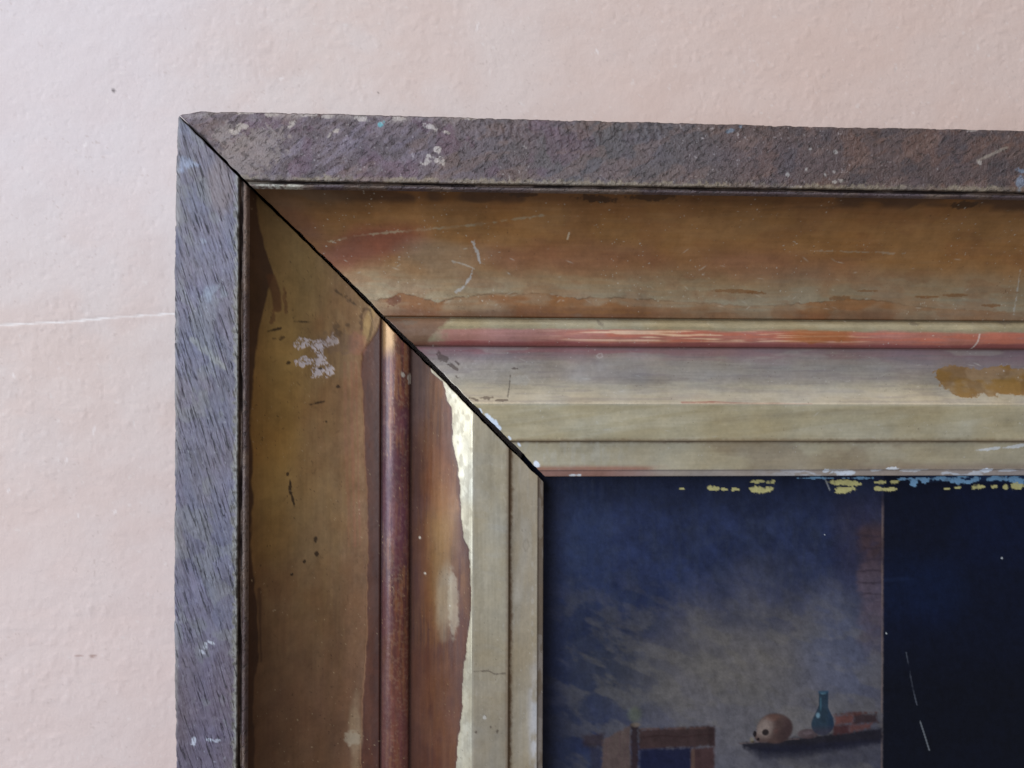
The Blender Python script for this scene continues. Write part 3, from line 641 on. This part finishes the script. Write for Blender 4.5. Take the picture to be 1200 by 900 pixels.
# ------------------------------------------------------------------ frame
FW, FH = 820.0, 640.0                    # outer size in mm
PARTS = ['outer_band', 'fillet', 'cove', 'bead', 'hollow', 'flat', 'sight_bevel']
def mitre_gap(t, jag, seed):
    """half opening of the sprung mitre in mm, measured along the rail"""
    g = np.interp(t, [0, 8, 22, 40, 70, 90, 120, 140], [.28, .50, .62, .85, 1.2, 1.4, 1.65, 1.75])
    return g + jag*((fbm(t/2.2, t*0+seed, 3, seed)-.5)*.8 + (fbm(t/14, t*0+seed+4, 2, seed+9)-.5)*.7*np.clip(t/40, .15, 1))

frame = bpy.data.objects.new('picture_frame', None); col.objects.link(frame)
frame.location = (0, 0, Z0-FH/1000.0); frame.empty_display_size = .1
frame['label'] = 'worn gilded picture frame with purple-brown outer band and sprung open mitre, on the pink wall'
frame['category'] = 'picture frame'

def to_world(side, s, t, h):
    """rail coordinates in mm -> metres relative to the frame's empty at the lower left corner"""
    if side == 'top':    X, Zc = s, FH-t
    elif side == 'left': X, Zc = t, FH-s
    elif side == 'right': X, Zc = FW-t, FH-s
    else:                X, Zc = s, t
    return np.stack([X/1000, -h/1000, Zc/1000], 1)

def build_rail(side):
    fine = side in ('top', 'left')
    L = FW if side in ('top', 'bottom') else FH
    key = KT if side == 'top' else KL
    svis = 354.0 if side == 'top' else 264.0
    segs = PROF if fine else PROFC
    # core: the wooden bar under the gilding
    cp = np.array([(1.2,0.9),(1.2,50.2),(21.2,50.2),(22.4,46.4),(24.5,46.4),(29,38),(36,31),(46,27),(60,25.4),(72,25),(84,24.6),(95,24.2),(104,25.4),(110,28),(124,28),(126,26),(136.5,24.8),(138.8,22.8),(138.8,18.2),(130,18.2),(130,0.9)])
    tc = cp[:, 0]; th = np.interp(tc, KL, key); g = mitre_gap(tc, 0, 3)+.25
    Va = to_world(side, th+g, th, cp[:, 1]); Vb = to_world(side, L-th-g, th, cp[:, 1])
    me = bpy.data.meshes.new('rail'); k = len(cp)
    flip = side in ('left', 'bottom')
    faces = [(i, (i+1) % k, k+(i+1) % k, k+i) for i in range(k)] + [tuple(range(k))[::-1], tuple(range(k, 2*k))]
    if flip: faces = [f[::-1] for f in faces]
    me.from_pydata(np.vstack([Va, Vb]).tolist(), [], faces); me.materials.append(M_wood); me.update()
    rail = link('rail', me, frame)
    rail['label'] = {'top': 'horizontal rail with red-worn bead and grey-beige inner mouldings', 'left': 'upright rail with blue-grey outer band and dark brown worn mouldings',
                     'right': 'far upright rail', 'bottom': 'lower horizontal rail'}[side]
    for part in PARTS:
        pr = segs[part]; tc = pr[:, 0]; hh = pr[:, 1]; nt_ = len(tc)
        treal = np.interp(tc, KL, key)
        m0 = treal + mitre_gap(tc, 1.0 if fine else 0, {'top': 11, 'left': 23}.get(side, 31))
        m1 = L - treal - .3
        if fine:
            wv = np.linspace(0, 1, int((svis-(70 if part in ('hollow','flat','sight_bevel','bead') else 10))/.45)+1)
            rows = [m0 + q*(svis-m0) for q in wv]
            ncoarse = int((L-svis)/2.6)
            rows += [svis + q*(m1-svis) for q in np.linspace(0, 1, ncoarse+1)[1:]]
        else:
            rows = [m0 + q*(m1-m0) for q in np.linspace(0, 1, 221)]
        S = np.array(rows); T = np.tile(tc, (len(rows), 1)); H = np.tile(hh, (len(rows), 1)); TR = np.tile(treal, (len(rows), 1))
        s = S.ravel(); t = T.ravel()
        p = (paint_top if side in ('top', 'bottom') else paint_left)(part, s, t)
        if fine:
            k = 1 + (.14 if part != 'outer_band' else .3)*(nz(s, t, 1.0, 3, 901)-.5) + (.30 if part in ('outer_band', 'cove') else .16)*(nz(s, t, 4.2, 4, 911)-.5) + .16*(nz(s, t, .7, 4, 921, 0, 24)-.5)*(part not in ('outer_band',)) + .35*(nz(s, t, 9, 4, 922, 0, 2.5)-.5)*(part not in ('outer_band',))
            p.c *= k[:, None]
            p.c *= np.array([1.0, .95, .86])**(2.4*(nz(s, t, 11, 4, 931, 0, 1.6)-.5))[:, None]
            if part == 'cove':
                lum = p.c @ np.array([.3, .59, .11]); p.c = lum[:, None]+(p.c-lum[:, None])*.94
            p.rough = np.clip(p.rough + .22*(nz(s, t, 3.0, 4, 941, 0, 3)-.5), .22, .9)
        amp = p.h.copy()
        # keep part borders where they meet
        bord = np.minimum(np.minimum(t-tc.min(), tc.max()-t)/.35, 1.0)
        amp *= np.clip(bord, 0, 1) if part != 'outer_band' else np.clip((tc.max()-t)/.35, 0, 1)
        h = H.ravel()+np.where(H.ravel() > 45 if part == 'outer_band' else True, amp, 0)
        tr = TR.ravel()
        if part == 'outer_band' and fine:
            edge = ss(2.0, 0.0, t)
            wob = .55*(fbm(s/60, s*0+1.3, 2, 71)-.5)+.50*(nz(s, h*.0+3, 4, 3, 72)-.5)
            tr = tr + edge*wob
            tr = tr - (np.interp(s, [0, 8, 60, 170, 330], [0, 1.5, 1.2, .4, 0]) if side == 'top' else np.interp(s, [0, 15, 60, 190, 250], [.2, .8, 1.0, .9, .2]))*ss(20, 0, t)
            chip = con(nz(s, t, 3.5, 3, 73), .66, .05)*ss(1.4, 0, t)
            h = h - chip*.55*(h > 45)
            inn = ss(20.6, 22.2, t); tr = tr + inn*(.55*(nz(s, s*0, 2.4, 3, 75)-.5))*ss(23, 21.9, t)
        # skirt at each mitre so the gilded skin has thickness
        V = to_world(side, s, tr, h)
        nr = len(rows)
        top_skirt = to_world(side, S[0]+.02, treal, np.maximum(hh-1.3, 0)); end_skirt = to_world(side, S[-1]-.02, treal, np.maximum(hh-1.3, 0))
        V = np.vstack([top_skirt, V, end_skirt])
        dark = np.tile(C(40,32,30), (nt_, 1))
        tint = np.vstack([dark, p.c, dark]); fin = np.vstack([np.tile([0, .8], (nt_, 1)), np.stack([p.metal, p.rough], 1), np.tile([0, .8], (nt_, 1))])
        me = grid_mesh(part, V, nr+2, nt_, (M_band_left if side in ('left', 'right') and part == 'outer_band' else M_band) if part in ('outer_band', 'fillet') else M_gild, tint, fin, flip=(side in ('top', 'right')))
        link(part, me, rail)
for sd in ('top', 'left', 'right', 'bottom'):
    build_rail(sd)

# ------------------------------------------------------------------ painting
HP = 15.5                                  # height of the painted face off the wall
def onP(u, v):
    x, t = plane_point(u, v, HP); return x, t
def build_painting():
    x0, x1, t0, t1 = 132.0, FW-132.0, 132.0, FH-132.0
    gx = np.concatenate([np.arange(x0, 354, .42), np.linspace(355, x1, 180)])
    gt = np.concatenate([np.arange(t0, 272, .42), np.linspace(273, t1, 130)])
    X, Tt = np.meshgrid(gx, gt, indexing='ij'); x = X.ravel(); t = Tt.ravel()
    # work in picture units: U,V are millimetres x 2.73 from the painted corner (about one photo pixel each)
    o = onP(640, 560); k = 2.73
    U = 640+(x-o[0])*2.655; V = 560+(t-o[1])*2.69
    nA = nz(U, V, 90, 4, 801); nB = nz(U, V, 32, 4, 811, 30, 1.5); nC = nz(U, V, 10, 4, 821, -20, 2); nD = nz(U, V, 3.2, 3, 831); nE = nz(U, V, 5, 4, 841, 90, 5)
    p = Paint(len(x), C(30,37,62)); p.rough[:] = .42
    P = lambda *a: C(*a)
    wall = ss(1037, 1034, U+1.2*(nD-.5))
    # painted back wall: blue gloom fading to a lit grey patch low down
    p.mix(con(nA, .5, .15)*.5, P(36,46,80)); p.mix(con(nz(U, V, 20, 4, 899, 50, 1.6), .56, .12)*.35*ss(800, 600, V), P(48,58,92)); p.mix(con(nB, .55, .16)*.4, P(25,31,52)); p.mix(con(nC, .58, .16)*.3, P(44,50,68)); p.mix(con(nE, .56, .1)*.22, P(46,52,68))
    p.mix(ss(620, 575, V+14*(nB-.5))*.7, P(18,24,44))
    dl = np.hypot((U-905)/190, (V-830)/150)+.35*(nB-.5)+.3*(nA-.5)
    p.mix(ss(1.3, .1, dl)*.9, P(98,94,97))
    dl2 = np.hypot((U-850)/130, (V-770)/70)+.5*(nB-.5)
    p.mix(ss(1.25, .1, dl2)*.5, P(94,88,82))
    p.mix(ss(1.2, .3, np.hypot((U-985)/55, (V-770)/80)+.5*(nB-.5))*.6, P(80,84,104))
    p.mix(ss(1.2, .2, np.hypot((U-720)/60, (V-790)/70)+.7*(nB-.5))*.45, P(54,56,62))
    p.mix(ss(1.3, .3, np.hypot((U-680)/40, (V-640)/60)+.6*(nB-.5))*.4, P(40,52,82))
    p.mix(con(nz(U, V, 14, 4, 851, 25, 2.2), .58, .12)*.28*ss(650, 760, V), P(104,98,88))
    p.mix(con(nz(U, V, 18, 4, 852, -25, 2), .6, .14)*.2*ss(640, 720, V), P(50,52,62))
    p.mix(ss(675, 648, U+10*(nB-.5))*.75, P(26,32,58))
    p.mix(ss(700, 655, U+14*(nB-.5))*ss(800, 860, V)*.6, P(30,34,52))
    # brick pier at the edge of the wall
    br = ss(1000, 1014, U+10*(nC-.5))*ss(606, 625, V+8*(nB-.5))*ss(790, 690, V)
    br = br*(.55+.45*con(nC, .48, .12))
    p.mix(br*.75, P(72,52,50)); p.mix(br*ss(640, 690, V)*.7, P(84,76,90)); p.mix(ss(960, 1000, U+14*(nB-.5))*ss(560, 620, V)*ss(720, 640, V)*.4, P(50,40,48))
    for vv in (642, 657, 671, 684, 697, 628):
        p.mix(br*ss(2.0, .6, np.abs(V-vv-.1*(U-1020)+9*(nB-.5)+3*(nC-.5)))*.6, P(44,36,46))
    p.mix(ss(2.4, .6, np.abs(U-1034.5+1.0*(nE-.5)))*(.2+.35*con(nE, .5, .1))*ss(570, 600, V), P(110,92,84))
    # dark opening on the right
    dk = 1-wall
    p.mix(dk, P(8,14,32)); p.mix(dk*con(nA, .53, .2)*.5, P(9,19,46)); p.mix(dk*ss(720, 820, V+50*(nA-.5))*.75, P(7,10,20)); p.mix(dk*ss(1.2, .3, np.hypot((U-1080)/70, (V-690)/50)+.6*(nB-.5))*.6, P(10,22,48))
    p.mix(dk*ss(4, 0, np.abs(V-681+4*(nC-.5)))*ss(1090, 1040, U)*.5, P(22,34,62))
    # shelf
    def poly(pts, soft=1.6, rag=1.6):
        soft = soft+.8
        d = np.full(U.shape, 1e9); n = len(pts)
        cx_ = sum(a for a, b in pts)/n; cy_ = sum(b for a, b in pts)/n
        for i in range(n):
            (ax, ay), (bx, by) = pts[i], pts[(i+1) % n]
            nx, ny = by-ay, ax-bx; l = math.hypot(nx, ny); nx /= l; ny /= l
            if (cx_-ax)*nx+(cy_-ay)*ny < 0: nx, ny = -nx, -ny
            d = np.minimum(d, (U-ax)*nx+(V-ay)*ny)
        return ss(-soft, soft, d+rag*(nD-.5)*2)
    p.mix(ss(1.3, .4, np.hypot((U-960)/92, (V-886)/16)+.4*(nC-.5))*wall*.6, P(48,48,60))
    p.mix(poly([(866,872),(1034,857),(1036,866),(1034,874),(930,884),(896,884),(872,878)], 2.2)*.93, P(20,18,28))
    p.mix(poly([(872,877),(1034,870),(1034,876),(935,890),(890,891)], 3)*.7, P(26,27,42))
    p.mix(ss(1.6, .3, seg_dist(U, V, [(866,872),(900,869),(935,868)])[0]+1.6*(nD-.5))*.5, P(92,78,76))
    # books
    p.mix(poly([(978,842),(1001,840),(1000,850),(978,852)])*.95, P(90,56,52)); p.mix(poly([(1001,839),(1027,840),(1030,850),(1000,852)])*.95, P(48,35,38))
    p.mix(poly([(977,840),(1001,837),(1026,838),(1002,841)], .9)*.7, P(74,44,40))
    p.mix(poly([(976,853),(995,852),(995,862),(976,864)])*.95, P(62,36,38)); p.mix(poly([(995,853),(1022,851),(1020,856),(996,861)])*.95, P(86,56,54))
    # little dish
    p.mix(ss(1.1, .8, np.hypot((U-946)/13, (V-862)/6))*.8, P(68,54,56)); p.mix(ss(1, .5, np.hypot((U-946)/7, (V-861)/2.5))*.6, P(94,80,84))
    # bottle
    body = ss(1.06, .92, np.hypot((U-963.5)/13.5, (V-851)/13)); neck = ss(6.4, 4.8, np.abs(U-964.5))*ss(811, 814, V)*ss(846, 840, V)
    shl = ss(1.0, .8, np.abs(U-964)/(5+np.clip((V-826)/18, 0, 1)**1.3*8.5))*ss(824, 828, V)*ss(850, 846, V)
    bo = np.maximum(np.maximum(body, neck), shl)
    p.mix(bo*.95, P(32,49,63)); p.mix(bo*ss(966, 975, U)*.6, P(24,40,62)); p.mix(bo*ss(850, 862, V)*.65, P(58,50,62))
    p.mix(ss(1.1, .3, np.hypot((U-958)/3.2, (V-840.5)/4.2))*.75, P(116,146,162)); p.mix(ss(1.1, .4, np.hypot((U-964)/4, (V-814.5)/2))*.7, P(84,116,132)); p.mix(ss(1.6, .4, np.abs(U-961))*ss(818, 822, V)*ss(838, 832, V)*.5, P(64,98,112))
    p.mix(ss(2, .6, np.abs(V-813))*ss(7, 5.5, np.abs(U-964.5))*.6, P(42,74,96))
    # skull
    sk = ss(1.1, .9, np.hypot((U-907)/21, (V-855)/17.5)+.06*(nC-.5)); jaw = ss(1.1, .9, np.hypot((U-896)/13, (V-864)/8.5))
    skm = np.maximum(sk, jaw*ss(874, 868, V))
    p.mix(skm*.95, P(70,53,49)); p.mix(skm*ss(1.3, .3, np.hypot((U-894)/13, (V-855)/14)+.4*(nC-.5))*.9, P(130,115,108)); p.mix(skm*ss(908, 924, U+5*(nC-.5)+.3*(V-850))*.75, P(52,38,40))
    p.mix(skm*ss(1.2, .5, np.hypot((U-904)/10, (V-842)/5))*.4, P(100,70,60)); p.mix(skm*ss(.9, .4, np.hypot((U-908)/5, (V-858)/5))*.5, P(84,60,56))
    for (a, b, rx, ry) in ((896,859.5,4.4,4.0),(883.5,861,2.3,4.0),(887.5,867.5,1.9,2.0),(881,870,2.0,1.2)):
        p.mix(ss(1.15, .7, np.hypot((U-a)/rx, (V-b)/ry))*.95, P(20,14,18))
    p.mix(ss(1.2, .4, np.hypot((U-880)/3, (V-868)/4))*.5, P(120,108,84))
    # timber frame low on the left
    p.mix(poly([(683,859),(708,857),(708,873),(684,872)], 2.5)*.75, P(44,32,36)); p.mix(poly([(690,872),(706,872),(704,905),(694,905)], 3)*.5, P(40,34,40))
    p.mix(poly([(748,854),(836,851),(837,874),(748,877)], 1.6)*.95, P(54,38,37)); p.mix(ss(1.7, .4, np.abs(V-862-1.2*np.sin(U*.12)))*ss(748, 752, U)*ss(836, 830, U)*.5, P(44,28,28))
    p.mix(ss(2.2, .4, np.abs(V-853))*ss(748, 752, U)*ss(836, 830, U)*con(nE, .5, .1)*.6, P(80,58,52)); p.mix(ss(826, 832, U)*ss(838, 835, U)*ss(852, 855, V)*ss(876, 873, V)*.6, P(36,24,26))
    p.mix(poly([(749,877),(809,876),(809,1000),(749,1000)], 1.6)*.95, P(16,20,46))
    p.mix(poly([(809,877),(836,875),(836,1000),(809,1000)], 1.4)*.95, P(60,40,40)); p.mix(ss(3.2, 1, np.abs(U-811))*ss(876, 880, V)*.7, P(88,68,60))
    p.mix(poly([(706,866),(724,855),(738,850),(739,1000),(704,1000)], 1.6)*.95, P(80,66,62)); p.mix(poly([(706,866),(724,855),(738,850),(739,1000),(704,1000)], 1.6)*con(nz(U, V, 3, 4, 861, 90, 6), .55, .08)*.5, P(76,60,60))
    p.mix(poly([(739,848),(747,850),(747,1000),(739,1000)], 1.2)*.95, P(40,28,32)); p.mix(ss(1.2, .4, np.hypot((U-744)/6, (V-848)/3)+.5*(nC-.5))*.7, P(104,90,76)); p.mix(ss(1.2, .3, np.hypot((U-743)/9, (V-836)/10)+.6*(nC-.5))*.4, P(92,98,72))
    # below and beyond the framed detail the picture sinks into plain dark paint
    p.mix(ss(905, 960, V+20*(nB-.5))*.9, P(26,25,32))
    p.c *= (1+.28*(nz(U, V, 4.0, 4, 895, 65, 3)-.5)+.20*(nz(U, V, 3, 4, 896, 5, 3)-.5)+.25*(nz(U, V, 1.6, 3, 897)-.5)+.4*(nz(U, V, 9, 4, 898)-.5))[:, None]
    # losses along the top edge showing yellow and blue ground
    yl = [(830,572,3,2),(836,573,6,2.2),(846,574,4,1.6),(860,574,5,2),(881,574,5,3),(891,575,9,4),(899,573,5,3.5),(903,565,3,2.5),(888,565,9,2.2),(881,565,4,1.4),(898,566,4,2),(980,566,9,3),(992,567,14,3),(1003,568,5,2),(990,575,11,3.4),(999,574,4,2.4),(985,576,5,2),
          (1030,574,6,2.4),(1038,575,5,2.6),(1046,574,7,1.8),(1033,566,6,2),(1047,566,5,1.8),(1027,566,3,1.4),(1112,574,4,1.3),(1124,573,4,1.4),(1148,572,7,3.4),(1154,572,4,2),(1168,572,5,2),(1182,572,2.4,2.4),(1196,571,7,3.2),(1212,572,6,2),(1235,573,8,2.6),(1270,572,5,2),(797,573,3,.8)]
    bl = [(1110,563,8,3),(1122,564,9,4),(1100,562,6,2.4),(1146,563,6,3.6),(1175,561,11,3),(1164,562,6,2.4),(1190,562,9,3),(1198,566,6,5),(1085,564,4,3),(1071,567,4,4),(1080,562,7,1.6),(1060,562,8,1.4),(1131,560,8,1.6),(1215,563,10,3),(1245,562,12,2.4),(1010,561,14,1.2),(960,561,20,1),(1138,566,5,2)]
    n6 = .6*nz(U, V, 5, 3, 871, 0, 1.8)+.4*nz(U, V, 2.4, 2, 872)
    lossm = np.zeros(len(U))
    p.mix(ss(568, 560, V+3*(n6-.5))*ss(1040, 1110, U)*.45, P(46,70,110))
    for lst, c in ((bl, P(120,158,190)), (yl, P(186,176,118))):
        for (a, b, rx, ry) in lst:
            m = ss(1.15, .8, np.hypot((U-a)/rx, (V-b)/ry)+2.1*(n6-.5)); lossm = np.maximum(lossm, m); p.mix(m*.92, c, 0, .65)
    p.mix(con(n6, .62, .05)*lossm*.4, P(60,60,70))
    d, q = seg_dist(U, V, [(966,563),(969,570),(971,575)]); p.mix(ss(1.3, .4, d)*.6, P(150,150,150))
    d, q = seg_dist(U, V, [(1063,768),(1068,795),(1072,815),(1076,830)]); p.mix(ss(1.1, .4, d)*.45*con(nE, .45, .2), P(96,100,112))
    d, q = seg_dist(U, V, [(1080,850),(1086,868),(1091,884)]); p.mix(ss(1.2, .4, d)*.7, P(112,116,122))
    for (a, b, r_) in ((1178,657,1.3),(965,628,.8),(1039,745,1.1)):
        p.mix(ss(1.2, .5, np.hypot(U-a, V-b)/r_)*.9, P(190,194,196))
    hh = .10*(nz(U, V, 6, 3, 891, 20, 3)-.5)+.06*(nD-.5)-.12*lossm+.10*(nE-.5)
    Vv = np.stack([x/1000, -(HP+hh)/1000, (FH-t)/1000], 1)
    ya, yb = -(HP-.4)/1000, -.002
    X0, X1, Zb, Zt = x0/1000, x1/1000, (FH-t1)/1000, (FH-t0)/1000
    ev = np.array([(X0,ya,Zb),(X1,ya,Zb),(X1,ya,Zt),(X0,ya,Zt),(X0,yb,Zb),(X1,yb,Zb),(X1,yb,Zt),(X0,yb,Zt)])
    eq = [(0,4,5,1),(1,5,6,2),(2,6,7,3),(3,7,4,0),(4,7,6,5)]
    me = grid_mesh('painting', Vv, len(gx), len(gt), M_paint, p.c, np.stack([p.metal, p.rough], 1), flip=False, extra=(ev, eq))
    ob = link('oil_painting', me); ob.location = frame.location
    ob['label'] = 'dark blue-grey oil painting of a skull, bottle and books, set inside the gilded frame'
    ob['category'] = 'painting'
build_painting()
